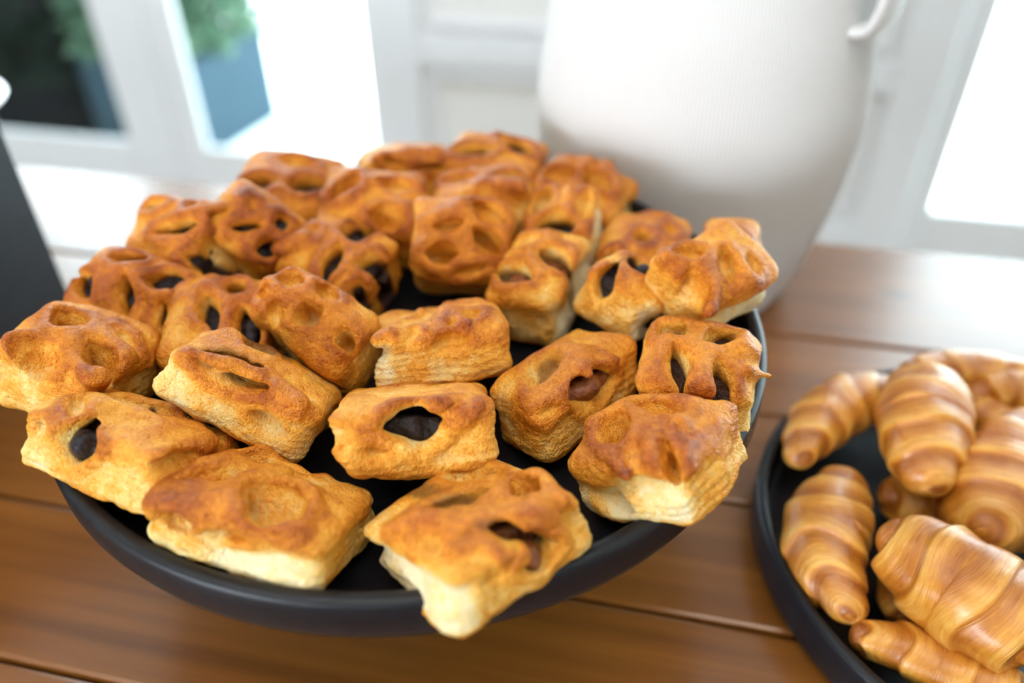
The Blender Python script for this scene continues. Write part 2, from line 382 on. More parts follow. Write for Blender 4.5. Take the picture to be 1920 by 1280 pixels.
def to_mesh(name, d, org, vox):
    g = vdb.FloatGrid(float(d.max())); g.copyFromArray(np.ascontiguousarray(d, dtype=np.float32))
    pts, quads = g.convertToQuads(0.0)
    pts = np.array(pts, np.float32); quads = np.array(quads, np.int32)
    P = pts*vox+np.array(org, np.float32)
    me = bpy.data.meshes.new(name)
    me.vertices.add(len(P)); me.vertices.foreach_set('co', P.ravel())
    me.loops.add(quads.size); me.loops.foreach_set('vertex_index', quads[:, ::-1].ravel())
    me.polygons.add(len(quads)); me.polygons.foreach_set('loop_start', np.arange(0, quads.size, 4, dtype=np.int32))
    me.update(calc_edges=True)
    return me, pts
def sample(F, pts):
    i = np.clip(np.floor(pts).astype(int), 0, np.array(F.shape)-2); f = np.clip(pts-i, 0, 1)
    o = 0
    for a in (0, 1):
        for b in (0, 1):
            for c in (0, 1):
                w = (f[:, 0] if a else 1-f[:, 0])*(f[:, 1] if b else 1-f[:, 1])*(f[:, 2] if c else 1-f[:, 2])
                o = o+w*F[i[:, 0]+a, i[:, 1]+b, i[:, 2]+c]
    return o
FACES = {'F': (1, -1), 'K': (1, 1), 'L': (0, -1), 'R': (0, 1)}
LAT = {1: 0.80, 3: 0.62, 14: 0.70, 7: 0.83, 8: 0.80}
BAKE = {1: -0.03, 2: -0.01, 3: -0.05, 4: 0.05, 5: 0.0, 6: -0.05, 7: -0.01, 8: -0.02, 9: -0.02, 10: 0.03, 11: 0.02, 12: 0.06, 13: 0.0, 14: -0.05, 15: -0.03, 16: 0.05, 19: -0.06}
def make_pastry(idx, spec, vox, label):
    c, q, h, slits, flaps, blobs, fill, cut, ridges = spec
    h = np.array(h); rng = np.random.default_rng(100+idx)
    pad = 0.008; org = -(h+pad); shape = [int(math.ceil(2*(x+pad)/vox))+1 for x in h]
    ax = [np.float32(org[k])+np.arange(shape[k], dtype=np.float32)*np.float32(vox) for k in range(3)]
    X, Y, Z = np.meshgrid(*ax, indexing='ij')
    # irregular outline
    Xw = X+0.0021*vnoise(rng, shape, vox, 0.020); Yw = Y+0.0021*vnoise(rng, shape, vox, 0.020); Zw = Z+0.0014*vnoise(rng, shape, vox, 0.020)
    xn, yn, zn = X/h[0], Y/h[1], Z/h[2]
    dome = 0.0022*np.clip(xn*xn+yn*yn, 0, 2)*np.clip(zn, 0, 1)
    r = min(0.0062, h.min()*0.45)
    qx, qy, qz = np.abs(Xw)-(h[0]-r), np.abs(Yw)-(h[1]-r), np.abs(Zw+dome)-(h[2]-r)
    box = np.sqrt(np.maximum(qx, 0)**2+np.maximum(qy, 0)**2+np.maximum(qz, 0)**2)+np.minimum(np.maximum(qx, np.maximum(qy, qz)), 0)-r
    d = box.copy()
    side = np.clip((np.maximum(np.abs(xn), np.abs(yn))-0.72)/0.2, 0, 1)*np.clip((0.75-zn)/0.3, 0, 1)
    # waist between the lid and the base on the cut faces; puffed layers on every side
    cutm = np.zeros_like(d)
    for ch in cut:
        a, s = FACES[ch]; v = (X, Y)[a]*s/h[a]
        cutm = np.maximum(cutm, np.clip((v-0.70)/0.15, 0, 1))
    nl = vnoise(rng, shape, vox, 0.012)
    d += (0.0030*cutm+0.0008*side)*np.exp(-((Z-(0.10+0.22*nl)*h[2])/(0.26*h[2]))**2)
    d += side*0.00022*np.sin(2*math.pi*(Z+0.0022*nl)/0.0027)*(0.5+0.5*np.clip(nl+0.5,0,1.2))
    wall = np.zeros_like(d); stain = np.zeros_like(d); ridge = np.zeros_like(d); opens = []
    for p, q_, r0, r1 in ridges:                                        # puffed strips of the lid
        cp = capsule(X, Y, Z, np.array(p)*0.95, np.array(q_)*0.95, r0*1.25, r1*1.25)
        d = smin(d, cp, 0.006)
        ridge = np.maximum(ridge, np.clip(1-np.abs(cp)/0.002, 0, 1)*0.5)
    for kd, fa, sg, ctr, tg, hl, hw in slits:
        ctr = np.array(ctr); tg = np.array(tg); n = np.zeros(3); n[fa] = sg
        tg = tg-n*(tg@n); tg /= np.linalg.norm(tg)+1e-9; bt = np.cross(n, tg)
        ctr = ctr.copy(); ctr[fa] = sg*h[fa]
        hl = max(hl*(1.15 if kd == 'o' else 1.05), 0.003); hw = max(hw*(1.30 if kd == 'o' else 1.08), 0.0015)
        dx, dy, dz = X-ctr[0], Y-ctr[1], Z-ctr[2]
        S = dx*tg[0]+dy*tg[1]+dz*tg[2]; T = dx*bt[0]+dy*bt[1]+dz*bt[2]; N = dx*n[0]+dy*n[1]+dz*n[2]
        depth = {'o': min(0.0145, h[fa]*0.95), 'd': min(0.0120, h[fa]*0.85), 's': min(0.0055, hw*1.6+0.0016)}[kd]
        flare = 1+0.35*np.clip((N+0.004)/0.004, 0, 1)
        wl = hw*flare*np.maximum(1-(S/(hl*1.12))**2, 0)
        if kd != 'o': wl = wl*np.sqrt(np.clip(1-np.clip(-N/depth, 0, 1)**2, 0, 1))
        d2 = np.where(np.abs(S) < hl*1.12, np.abs(T)-wl, np.hypot(np.abs(S)-hl*1.12, T))
        d2 = d2*0.85
        # puffed lips beside the slit
        lip = np.exp(-((d2-0.0026)/0.0024)**2)*np.clip(1-np.abs(N+0.001)/0.007, 0, 1)
        amp = 0.0018 if kd == 's' else 0.0025
        d -= amp*lip; ridge = np.maximum(ridge, lip*(0.7 if kd == 's' else 1.0))
        cutter = smax(d2, -(N+depth), 0.003 if kd != 'o' else 0.002)
        d = smax(d, -cutter, 0.0020)
        inn = np.clip(1-(d2+0.0002)/0.0012, 0, 1)*np.clip((0.0012-N)/0.002, 0, 1)
        wall = np.maximum(wall, inn)
        if kd == 'o':
            opens.append((ctr, n, hl, hw, depth))
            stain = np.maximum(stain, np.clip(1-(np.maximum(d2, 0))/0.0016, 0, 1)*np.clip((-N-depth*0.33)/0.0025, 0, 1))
    tip = np.zeros_like(d)
    for p, q_, r0, r1 in flaps:
        p = np.array(p); q_ = np.array(q_)
        cp = capsule(X, Y, Z, p*0.97, q_*1.01, r0*1.25, r1*1.2)
        d = smin(d, cp, 0.0038)
        ridge = np.maximum(ridge, np.clip(1-np.abs(cp)/0.0015, 0, 1)*0.5)
        tip = np.maximum(tip, np.clip(1-np.sqrt((X-q_[0])**2+(Y-q_[1])**2+(Z-q_[2])**2)/(r1*2.6), 0, 1))
    n2 = vnoise(rng, shape, vox, 0.0055); n3 = vnoise(rng, shape, vox, 0.0026)
    d -= 0.00085*vnoise(rng, shape, vox, 0.010)+0.00055*n2+0.00030*n3
    if vox < 0.0009: d -= 0.00016*vnoise(rng, shape, vox, 0.0016)
    d[0], d[-1], d[:, 0], d[:, -1], d[:, :, 0], d[:, :, -1] = (0.003,)*6
    me, pts = to_mesh('crust', d, org, vox)
    # browning: lid and lips bake darkest, cut faces and the walls of slits stay pale, the base edge is golden
    low = vnoise(rng, shape, vox, 0.018)
    lidz = np.clip((Z-(0.12+0.35*nl)*h[2])/(0.40*h[2]), 0, 1)
    bakeF = 0.30+BAKE.get(idx, 0.05)+0.12*lidz+0.22*ridge+0.30*tip+0.08*low+0.05*n2
    bakeF -= 0.27*cutm*(1-lidz)*np.clip((zn+0.80)/0.2, 0, 1)
    bakeF -= 0.09*wall*(1-stain)
    bakeF += 0.14*np.clip((-0.72-zn)/0.12, 0, 1)
    bakeF += 0.16*np.clip((box+0.0002)/0.0016, 0, 1)*lidz
    bv = np.clip(sample(bakeF, pts), 0, 1); sv = np.clip(sample(stain, pts), 0, 1)*(0.62 if fill == 'apricot' else 1.0)
    at = me.attributes.new('bake', 'FLOAT', 'POINT'); at.data.foreach_set('value', bv.astype(np.float32))
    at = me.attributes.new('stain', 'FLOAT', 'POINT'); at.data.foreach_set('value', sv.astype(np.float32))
    root = empty('lattice_pastry', c); root.rotation_mode = 'QUATERNION'; root.rotation_quaternion = Quaternion(q)
    tag(root, label, 'pastry', 'lattice pastries on the black stand')
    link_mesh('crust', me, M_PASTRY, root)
    if opens or blobs:
        v2 = max(vox, 0.0008)
        sh2 = [int(math.ceil(2*(x+0.002)/v2))+1 for x in h]; o2 = -(h+0.002)
        ax = [np.float32(o2[k])+np.arange(sh2[k], dtype=np.float32)*np.float32(v2) for k in range(3)]
        X, Y, Z = np.meshgrid(*ax, indexing='ij')
        lat = LAT.get(idx, 0.83 if len(opens) >= 2 else 0.64)
        ix, iy, iz = np.abs(X)-lat*h[0]+0.003, np.abs(Y)-lat*h[1]+0.003, np.abs(Z)-(0.58 if len(opens) >= 2 else 0.45)*h[2]+0.003
        f = np.sqrt(np.maximum(ix, 0)**2+np.maximum(iy, 0)**2+np.maximum(iz, 0)**2)+np.minimum(np.maximum(ix, np.maximum(iy, iz)), 0)-0.003
        for p, rb in blobs:
            p = np.array(p)*0.84
            f = smin(f, np.sqrt((X-p[0])**2+(Y-p[1])**2+(Z-p[2])**2)-rb*1.0, 0.004)
        f -= 0.0011*vnoise(rng, sh2, v2, 0.0045)+0.0004*vnoise(rng, sh2, v2, 0.002)
        f[0], f[-1], f[:, 0], f[:, -1], f[:, :, 0], f[:, :, -1] = (0.002,)*6
        me2, _ = to_mesh('filling', f, o2, v2)
        o = link_mesh('filling', me2, M_FILL[fill], root)
    return root
def make_croissant(idx, pts, rad, label):
    rng = np.random.default_rng(500+idx); P = np.array(pts); rr = np.array(rad)
    n = 170; m = 56
    # Catmull-Rom through the given points
    Q = np.vstack([2*P[0]-P[1], P, 2*P[-1]-P[-2]]); K = len(P)-1
    t = np.linspace(0, K-1e-6, n); i = t.astype(int); f = (t-i)[:, None]
    S = 0.5*(2*Q[i+1]+(Q[i+2]-Q[i])*f+(2*Q[i]-5*Q[i+1]+4*Q[i+2]-Q[i+3])*f**2+(-Q[i]+3*Q[i+1]-3*Q[i+2]+Q[i+3])*f**3)
    seg = np.r_[0, np.cumsum(np.linalg.norm(np.diff(S, axis=0), axis=1))]; Lt = seg[-1]; s = seg/Lt
    r = np.interp(t, np.arange(K+1), rr); r = np.convolve(np.pad(r, 14, mode='edge'), np.ones(29)/29, 'valid')
    e = np.minimum(s, 1-s)*Lt; r = r*np.sqrt(np.clip(1-(1-np.clip(e/(r*0.75), 0, 1))**2, 0.0, 1))
    T = np.gradient(S, axis=0); T /= np.linalg.norm(T, axis=1)[:, None]
    up = np.array([0, 0, 1.0]); B = np.cross(T, up); B /= np.linalg.norm(B, axis=1)[:, None]; N = np.cross(B, T)
    th = np.linspace(0, 2*np.pi, m, endpoint=False)
    SS, TH = np.meshgrid(s, th, indexing='ij')
    layers = Lt/0.0150
    wob = 0.13*np.sin(2*TH+idx)+0.07*np.sin(3*TH+6*SS+idx*2.1)
    # wraps step down from the middle towards both tips
    ph = np.abs(SS-0.5)*layers+wob+0.22*np.cos(TH-0.6)+1.0
    saw = ph-np.floor(ph)
    prof = np.where(saw < 0.86, saw/0.86, (1-saw)/0.14)
    prof = 0.5-0.5*np.cos(np.pi*prof)
    # each wrap keeps the girth of its own middle, so the girth steps down at every edge
    sl = np.clip((np.floor(ph)+0.5-1.0)/layers, 0, 0.5); sgn = np.where(SS < 0.5, -1.0, 1.0)
    rs = np.interp(np.clip(0.5+sgn*sl, 0, 1), s, r)
    rs2 = np.interp(np.clip(0.5+sgn*(sl+1.0/layers), 0, 1), s, r)
    edge = np.clip((saw-0.86)/0.14, 0, 1); rst = rs*(1-edge)+rs2*edge
    r1 = r[:, None]*np.ones_like(SS); rst = np.minimum(rst, r1*1.12); mixw = 0.30*np.clip(np.minimum(SS, 1-SS)/0.12, 0, 1)
    RR = (r1*(1-mixw)+rst*mixw)*(0.975+0.035*prof)
    lum = 0.03*np.sin(TH*2+SS*7+idx)+0.02*np.sin(TH*5-SS*16)
    RR = RR*(1+lum)
    V = S[:, None, :]+RR[:, :, None]*(np.cos(TH)[:, :, None]*B[:, None, :]+0.92*np.sin(TH)[:, :, None]*N[:, None, :])
    base = V.reshape(-1, 3)
    verts = np.vstack([base, S[:1], S[-1:]])
    idxs = np.arange(n*m).reshape(n, m); nx = np.roll(idxs, -1, 1)
    quads = np.stack([idxs[:-1], nx[:-1], nx[1:], idxs[1:]], -1).reshape(-1, 4)
    faces = quads.tolist()+[[n*m, int(nx[0, k]), int(idxs[0, k])] for k in range(m)]+[[n*m+1, int(idxs[-1, k]), int(nx[-1, k])] for k in range(m)]
    loc = Vector((float(S[:, 0].mean()), float(S[:, 1].mean()), float(base[:, 2].min())))
    verts = verts-np.array(loc)
    me = bpy.data.meshes.new('croissant'); me.from_pydata(verts.tolist(), [], faces)
    bk = np.r_[(0.38+0.42*(1-prof)*np.clip(1.0, 0, 1)*0.8+0.18*np.clip(np.abs(SS-0.5)*2-0.6, 0, 1)-0.10*np.clip(-np.sin(TH), 0, 1)).ravel(), 0.8, 0.8]
    at = me.attributes.new('bake', 'FLOAT', 'POINT'); at.data.foreach_set('value', np.clip(bk, 0, 1).astype(np.float32))
    uvl = me.uv_layers.new(name='UVMap'); li = np.zeros(len(me.loops), np.int32); me.loops.foreach_get('vertex_index', li)
    U = np.r_[(ph*0.13+0.0*SS).ravel(), 0, 1]; Vv = np.r_[(np.abs(TH-np.pi)/np.pi).ravel(), 0.5, 0.5]
    uvl.data.foreach_set('uv', np.stack([U[li], Vv[li]], 1).astype(np.float32).ravel())
    bm = bmesh.new(); bm.from_mesh(me); bmesh.ops.recalc_face_normals(bm, faces=bm.faces[:]); bm.to_mesh(me); bm.free()
    o = link_mesh('croissant', me, M_CROIS); o.location = loc
    tag(o, label, 'croissant', 'croissants on the round tray')
    return o
PASTRY = {
 1: [[-0.1327,0.1984,0.1108],[0.9378,-0.2792,0.0788,-0.1905],[0.0304,0.0207,0.013],[['o',1,-1,[-0.0029,-0.0207,0.0047],[0.0827,0.0,-0.9966],0.0058,0.0041],['s',2,1,[0.001,0.0046,0.013],[0.9988,0.0486,0.0],0.015,0.005],['s',2,1,[-0.0169,0.0184,0.013],[0.7714,0.6364,0.0],0.006,0.0027],['s',2,1,[-0.0148,-0.0119,0.013],[0.7656,-0.6433,0.0],0.0068,0.0016],['s',2,1,[0.0171,0.0142,0.013],[0.9233,-0.3841,0.0],0.0149,0.0027],['s',0,1,[0.0304,-0.0143,0.0072],[0.0,0.9962,0.087],0.0095,0.002],['s',1,-1,[-0.02,-0.0207,0.0046],[0.9998,0.0,-0.0197],0.0014,0.0018]],[],[[[-0.0031,-0.0207,0.0047],0.0042]],'berry','',[[[-0.0036,-0.0078,0.013],[0.0304,0.0009,0.013],0.0023,0.0022],[[-0.015,0.0072,0.013],[0.0061,0.0119,0.013],0.0015,0.0015],[[-0.0167,-0.0043,0.013],[-0.003,-0.0114,0.013],0.0018,0.0018]]],
 2: [[-0.0795,0.1717,0.1062],[0.9747,-0.1641,0.047,-0.1446],[0.0306,0.0207,0.012],[['d',2,1,[0.0077,-0.0102,0.012],[0.8943,-0.4475,0.0],0.0111,0.0065],['s',2,1,[-0.0161,-0.0028,0.012],[0.86,0.5102,0.0],0.0105,0.0033],['s',2,1,[-0.005,0.014,0.012],[0.9856,0.1688,0.0],0.0117,0.0033],['s',1,-1,[-0.019,-0.0207,0.0056],[0.9951,0.0,-0.099],0.0071,0.0017],['s',1,-1,[-0.011,-0.0207,0.0037],[0.9988,0.0,0.05],0.0128,0.002]],[[[0.0003,-0.0186,0.012],[-0.0112,-0.0207,0.004],0.0024,0.0011]],[],'apricot','F',[[[-0.0261,-0.0207,0.0087],[-0.0038,-0.0136,0.012],0.0022,0.002],[[-0.0038,-0.0136,0.012],[0.0191,-0.0178,0.012],0.002,0.0017],[[-0.0041,-0.0047,0.012],[0.0008,0.0085,0.012],0.002,0.0017],[[-0.0247,0.0004,0.012],[-0.0136,0.0183,0.012],0.0017,0.0017],[[0.0092,0.0024,0.012],[0.0222,-0.0072,0.012],0.002,0.002]]],
 3: [[-0.0114,0.161,0.1091],[0.8991,-0.1082,-0.1458,-0.3982],[0.0253,0.0263,0.0124],[['d',2,1,[-0.0009,-0.0041,0.0124],[0.3401,0.9404,0.0],0.0112,0.0033],['s',2,1,[-0.0129,0.0101,0.0124],[0.7026,0.7116,0.0],0.008,0.0035],['d',2,1,[0.0104,0.0139,0.0124],[0.2141,0.9768,0.0],0.0035,0.0045],['o',0,1,[0.0253,0.0005,0.0073],[0.0,0.8132,-0.5819],0.0092,0.0031],['o',0,1,[0.0253,0.0024,0.0007],[0.0,-0.043,-0.9991],0.0043,0.0043]],[[[0.0165,-0.0197,0.0124],[0.0253,-0.002,0.0033],0.0024,0.0012]],[[[0.0253,0.0023,0.0001],0.0037]],'apricot','F',[[[-0.0042,-0.015,0.0124],[0.0035,0.0068,0.0124],0.0024,0.002],[[0.0114,-0.0143,0.0124],[0.0208,0.0102,0.0124],0.003,0.0025],[[0.0083,0.0217,0.0124],[0.0253,0.0173,0.0124],0.0022,0.0022],[[-0.0094,-0.0263,0.0124],[-0.0015,-0.0161,0.0124],0.0024,0.002]]],
 4: [[0.0483,0.1913,0.1108],[0.9273,-0.0984,-0.205,-0.2975],[0.0232,0.023,0.0136],[['d',2,1,[-0.0095,-0.0038,0.0136],[0.3553,-0.9347,-0.0],0.0091,0.0042],['d',2,1,[0.0173,-0.0155,0.0136],[0.552,-0.8339,-0.0],0.0072,0.0024],['s',2,1,[0.0008,0.0092,0.0136],[0.9862,-0.1656,-0.0],0.0097,0.0027],['s',2,1,[0.0267,-0.0035,0.0136],[0.0,1.0,0.0],0.0083,0.0015],['s',1,-1,[-0.0045,-0.023,-0.0036],[0.9643,0.0,-0.2649],0.0055,0.002]],[[[-0.0053,-0.0165,0.0136],[0.0049,-0.023,0.0085],0.0021,0.0014],[[0.0142,-0.0002,0.0136],[0.01,0.0045,-0.0036],0.0029,0.0019]],[],'apricot','F',[[[-0.0213,-0.0005,0.0136],[-0.0102,0.0107,0.0136],0.0018,0.0018],[[-0.0048,0.0013,0.0136],[0.0124,-0.0151,0.0136],0.0021,0.0021],[[-0.0116,0.0157,0.0136],[0.014,0.0134,0.0136],0.0016,0.0016]]],
 5: [[-0.1671,0.241,0.1146],[0.9847,-0.0521,0.1048,-0.1294],[0.0238,0.0219,0.0159],[['d',2,1,[-0.0018,-0.0186,0.0159],[0.2788,0.9604,0.0],0.0069,0.0072],['d',2,1,[-0.0051,0.0026,0.0159],[0.9443,-0.3292,0.0],0.0076,0.0044],['d',2,1,[0.0179,-0.0098,0.0159],[0.8506,-0.5258,-0.0],0.0085,0.0036],['s',2,1,[0.0161,0.005,0.0159],[0.9404,-0.34,0.0],0.0074,0.0016]],[[[0.0006,-0.0063,0.0159],[0.0199,-0.0211,0.0159],0.0022,0.002]],[],'apricot','',[[[-0.0154,0.009,0.0159],[-0.001,-0.0053,0.0159],0.0022,0.002],[[0.0043,0.0002,0.0159],[0.0238,-0.0064,0.0159],0.002,0.002],[[0.0238,-0.0219,0.0159],[0.0238,0.0062,0.0066],0.0024,0.0019],[[-0.0137,-0.0167,0.0159],[-0.0061,-0.0052,0.0159],0.002,0.0018]]],
 6: [[-0.0947,0.2225,0.1169],[0.9484,-0.2173,0.218,-0.0762],[0.0281,0.0209,0.0122],[['o',1,-1,[-0.0058,-0.0209,0.0092],[0.9999,0.0,0.0167],0.0104,0.0026],['s',2,1,[-0.0052,0.0049,0.0122],[0.975,-0.2223,0.0],0.0062,0.0049],['s',1,-1,[0.0142,-0.0209,-0.0017],[0.9882,0.0,-0.1531],0.0055,0.0021]],[[[0.0017,-0.0169,0.0122],[-0.0189,-0.0209,0.0107],0.0027,0.0011]],[],'apricot','',[[[-0.0181,0.0033,0.0122],[0.0208,-0.0209,0.0105],0.0027,0.003],[[0.0033,-0.003,0.0122],[0.0134,-0.0014,0.0122],0.0025,0.0022]]],
 7: [[-0.034,0.2082,0.1125],[0.9573,-0.2825,-0.0051,0.0611],[0.0272,0.0252,0.0133],[['o',1,-1,[-0.0002,-0.0252,0.0037],[0.9957,0.0,0.0928],0.0106,0.0043],['s',1,-1,[0.0138,-0.0252,0.0096],[0.8837,0.0,0.468],0.0054,0.0018],['s',1,-1,[-0.0146,-0.0252,-0.0034],[0.9942,0.0,-0.1073],0.0062,0.0011],['s',1,-1,[-0.0249,-0.0252,0.0012],[0.4559,0.0,-0.89],0.0033,0.0021],['s',2,1,[-0.0041,0.0048,0.0133],[0.4769,-0.8789,0.0],0.006,0.0014]],[],[],'choc','',[]],
 8: [[0.0211,0.2351,0.1056],[0.9138,-0.0428,-0.1266,-0.3835],[0.0162,0.0286,0.0142],[['o',0,1,[0.0162,-0.0023,0.0054],[0.0,0.9824,-0.1869],0.0103,0.004],['s',2,1,[-0.0002,-0.0087,0.0142],[-0.3949,0.9187,0.0],0.0121,0.0038],['s',0,1,[0.0162,-0.0261,0.008],[0.0,0.9991,-0.0431],0.0053,0.0015]],[[[-0.0004,0.0045,0.0142],[0.0162,0.0129,0.0096],0.0031,0.0013],[[0.0053,0.0042,0.0142],[0.0162,-0.0027,0.0116],0.0028,0.0016]],[[[0.0162,-0.0003,0.0057],0.0034]],'apricot','',[]],
 9: [[0.0694,0.2322,0.1125],[0.9887,0.0469,-0.0098,-0.1418],[0.0203,0.02,0.0152],[['o',2,1,[-0.0062,-0.0121,0.0152],[0.3003,-0.9538,0.0],0.0083,0.0027],['o',2,1,[0.0093,-0.0155,0.0152],[0.2463,-0.9692,0.0],0.0072,0.0023],['d',2,1,[0.0071,0.0078,0.0152],[0.6572,0.7537,0.0],0.0073,0.0037],['d',2,1,[-0.0111,0.0074,0.0152],[0.6381,0.77,0.0],0.0056,0.0036],['s',2,1,[0.0196,-0.002,0.0152],[0.7916,0.6111,0.0],0.0022,0.0016]],[[[0.0182,-0.0078,0.0152],[0.026,0.0016,0.0049],0.0019,0.0011]],[],'brown','',[[[-0.0123,-0.0003,0.0152],[0.0037,0.0007,0.0152],0.0021,0.0019],[[0.0042,0.0085,0.0152],[0.0162,0.0055,0.0152],0.0021,0.0019],[[-0.0003,-0.0021,0.0152],[0.0047,-0.02,0.0152],0.0019,0.0019]]],
 10: [[-0.1604,0.2879,0.1106],[0.9411,0.2597,-0.0466,-0.2112],[0.0292,0.0198,0.0156],[['o',2,1,[0.004,-0.0019,0.0156],[0.5646,-0.8254,0.0],0.0075,0.0024],['o',2,1,[0.0248,-0.0053,0.0156],[0.4755,-0.8797,0.0],0.0065,0.002],['o',2,1,[0.017,0.0091,0.0156],[0.9634,0.2682,0.0],0.0067,0.0032],['o',2,1,[-0.0062,0.013,0.0156],[0.9509,0.3096,0.0],0.006,0.0018],['o',2,1,[-0.0188,-0.0039,0.0156],[0.8968,-0.4425,0.0],0.0061,0.0028]],[],[[[-0.0204,-0.0007,0.0156],0.0027]],'berry','',[[[-0.0175,0.0081,0.0156],[0.0004,0.0094,0.0156],0.0018,0.0016],[[0.0059,0.0042,0.0156],[0.0201,0.0029,0.0156],0.0018,0.0016],[[-0.0132,0.005,0.0156],[-0.0053,-0.0091,0.0156],0.0018,0.0016]]],
 11: [[-0.1189,0.2653,0.1085],[0.9891,0.1393,-0.0035,-0.0467],[0.021,0.0223,0.0157],[['o',2,1,[-0.0026,0.0024,0.0157],[0.4717,-0.8818,-0.0],0.008,0.0022],['o',2,1,[0.0151,-0.0036,0.0157],[0.5164,-0.8564,0.0],0.0083,0.0028],['o',2,1,[0.0045,0.0144,0.0157],[0.9811,-0.1935,0.0],0.0039,0.0025],['s',2,1,[-0.0155,0.0146,0.0157],[0.6525,0.7578,0.0],0.006,0.0014]],[],[],'berry','',[]],
 12: [[-0.0778,0.2583,0.118],[0.9282,0.2276,0.0497,-0.2902],[0.0252,0.0143,0.0158],[['d',2,1,[0.0024,-0.0013,0.0158],[0.8481,-0.5298,0.0],0.0049,0.0038],['d',2,1,[0.02,-0.0017,0.0158],[0.6949,-0.7191,0.0],0.0034,0.0025],['s',2,1,[-0.0147,0.0061,0.0158],[0.9367,0.3502,0.0],0.0053,0.0031],['s',2,1,[-0.0191,-0.003,0.0158],[0.8948,-0.4465,0.0],0.0033,0.0027],['s',2,1,[0.0022,0.01,0.0158],[0.9981,-0.0609,0.0],0.0042,0.0019],['s',2,1,[-0.0111,-0.0066,0.0158],[0.6585,-0.7526,0.0],0.0038,0.0009]],[],[],'apricot','',[[[-0.0178,0.0011,0.0158],[-0.0055,0.0039,0.0158],0.0017,0.0016],[[-0.0017,0.008,0.0158],[0.0067,0.0018,0.0158],0.0017,0.0017],[[0.007,0.0052,0.0158],[0.016,0.0028,0.0158],0.0017,0.0015],[[-0.0137,0.0088,0.0158],[-0.0021,0.0085,0.0158],0.0015,0.0015]]],
 13: [[-0.0289,0.2583,0.1104],[0.9712,-0.218,-0.0234,0.0933],[0.0268,0.0238,0.0134],[['s',1,-1,[-0.0125,-0.0238,0.0103],[0.7472,0.0,-0.6646],0.0045,0.0023],['s',2,1,[0.0103,-0.0154,0.0134],[0.8376,0.5463,0.0],0.0068,0.0037],['s',1,-1,[0.0014,-0.0238,0.0044],[0.9991,0.0,0.0431],0.0059,0.001]],[[[0.0019,-0.0039,0.0134],[-0.0088,-0.0238,0.0062],0.002,0.0015],[[0.0028,-0.0063,0.0134],[0.0094,-0.0238,0.0108],0.002,0.0009]],[],'apricot','L',[[[-0.0257,-0.0238,0.0095],[-0.0065,0.0062,0.0134],0.0015,0.0015],[[0.0055,0.011,0.0134],[0.0191,0.0035,0.0134],0.0015,0.0015]]],
 14: [[0.0133,0.2994,0.109],[0.9805,0.0674,-0.0461,-0.1786],[0.0175,0.0239,0.0173],[['o',2,1,[0.0066,0.0024,0.0173],[0.848,-0.53,0.0],0.009,0.0042],['o',2,1,[-0.0073,-0.0101,0.0173],[0.9363,-0.3511,0.0],0.008,0.0044],['s',2,1,[-0.0087,0.012,0.0173],[0.8944,0.4472,0.0],0.009,0.003]],[[[0.0016,0.0122,0.0173],[-0.0011,0.0187,0.0173],0.0018,0.0009]],[],'apricot','R',[]],
 15: [[0.0503,0.285,0.114],[0.9299,-0.1214,0.1865,-0.2929],[0.0167,0.0191,0.0151],[['o',1,-1,[-0.0061,-0.0191,0.0066],[0.1513,0.0,-0.9885],0.0062,0.0022],['o',2,1,[-0.0001,-0.0014,0.0151],[0.9541,-0.2996,0.0],0.0064,0.005]],[],[[[0.0003,-0.0002,0.0151],0.0028]],'berry','R',[]],
 16: [[0.0803,0.2745,0.1289],[0.9238,0.1984,0.0233,0.3267],[0.0217,0.0183,0.0145],[['d',2,1,[-0.0205,-0.0052,0.0145],[-0.5801,-0.8146,0.0],0.0078,0.0032],['s',2,1,[-0.0096,0.0094,0.0145],[0.8993,-0.4374,-0.0],0.0059,0.0033],['s',2,1,[-0.0011,-0.0042,0.0145],[-0.596,-0.803,0.0],0.0063,0.0022],['s',2,1,[0.0083,-0.0097,0.0145],[-0.5144,-0.8575,-0.0],0.0038,0.0016]],[],[],'apricot','F',[[[-0.0192,0.0116,0.0145],[-0.0068,0.0024,0.0145],0.0021,0.0019],[[-0.0074,0.0009,0.0145],[-0.0215,-0.0159,0.0145],0.0025,0.0021],[[0.0065,0.0016,0.0145],[0.0014,-0.0129,0.0145],0.0021,0.0019]]],
 17: [[0.0998,0.3141,0.1186],[0.9833,-0.0373,-0.0845,-0.1566],[0.0129,0.0173,0.0134],[['d',2,1,[-0.0031,-0.0086,0.0134],[0.9655,-0.2603,0.0],0.0097,0.0026]],[],[],'apricot','',[]],
 18: [[0.064,0.3285,0.1067],[0.9885,-0.0543,-0.0225,-0.1396],[0.0203,0.024,0.0159],[['o',2,1,[0.0003,-0.0095,0.0159],[0.3843,-0.9232,0.0],0.005,0.0023],['s',2,1,[0.0113,-0.0002,0.0159],[0.2693,-0.963,0.0],0.0053,0.0021],['o',2,1,[-0.0118,-0.0246,0.0159],[0.2136,0.9769,0.0],0.003,0.002],['s',2,1,[0.0024,0.0175,0.0159],[0.8277,0.5612,0.0],0.0028,0.0025]],[],[],'brown','',[]],
 19: [[0.0256,0.3386,0.1147],[0.9774,0.1616,-0.0754,-0.1139],[0.0169,0.0199,0.0169],[['o',2,1,[0.0,-0.009,0.0169],[1.0,0.0,0.0],0.008,0.0045],['s',2,1,[0.0122,0.004,0.0169],[0.0,1.0,0.0],0.01,0.003],['d',2,1,[-0.0101,0.006,0.0169],[0.2873,0.9578,0.0],0.009,0.0035]],[[[0.0026,0.0082,0.0169],[0.003,0.0199,0.0169],0.002,0.0006]],[],'berry','R',[]],
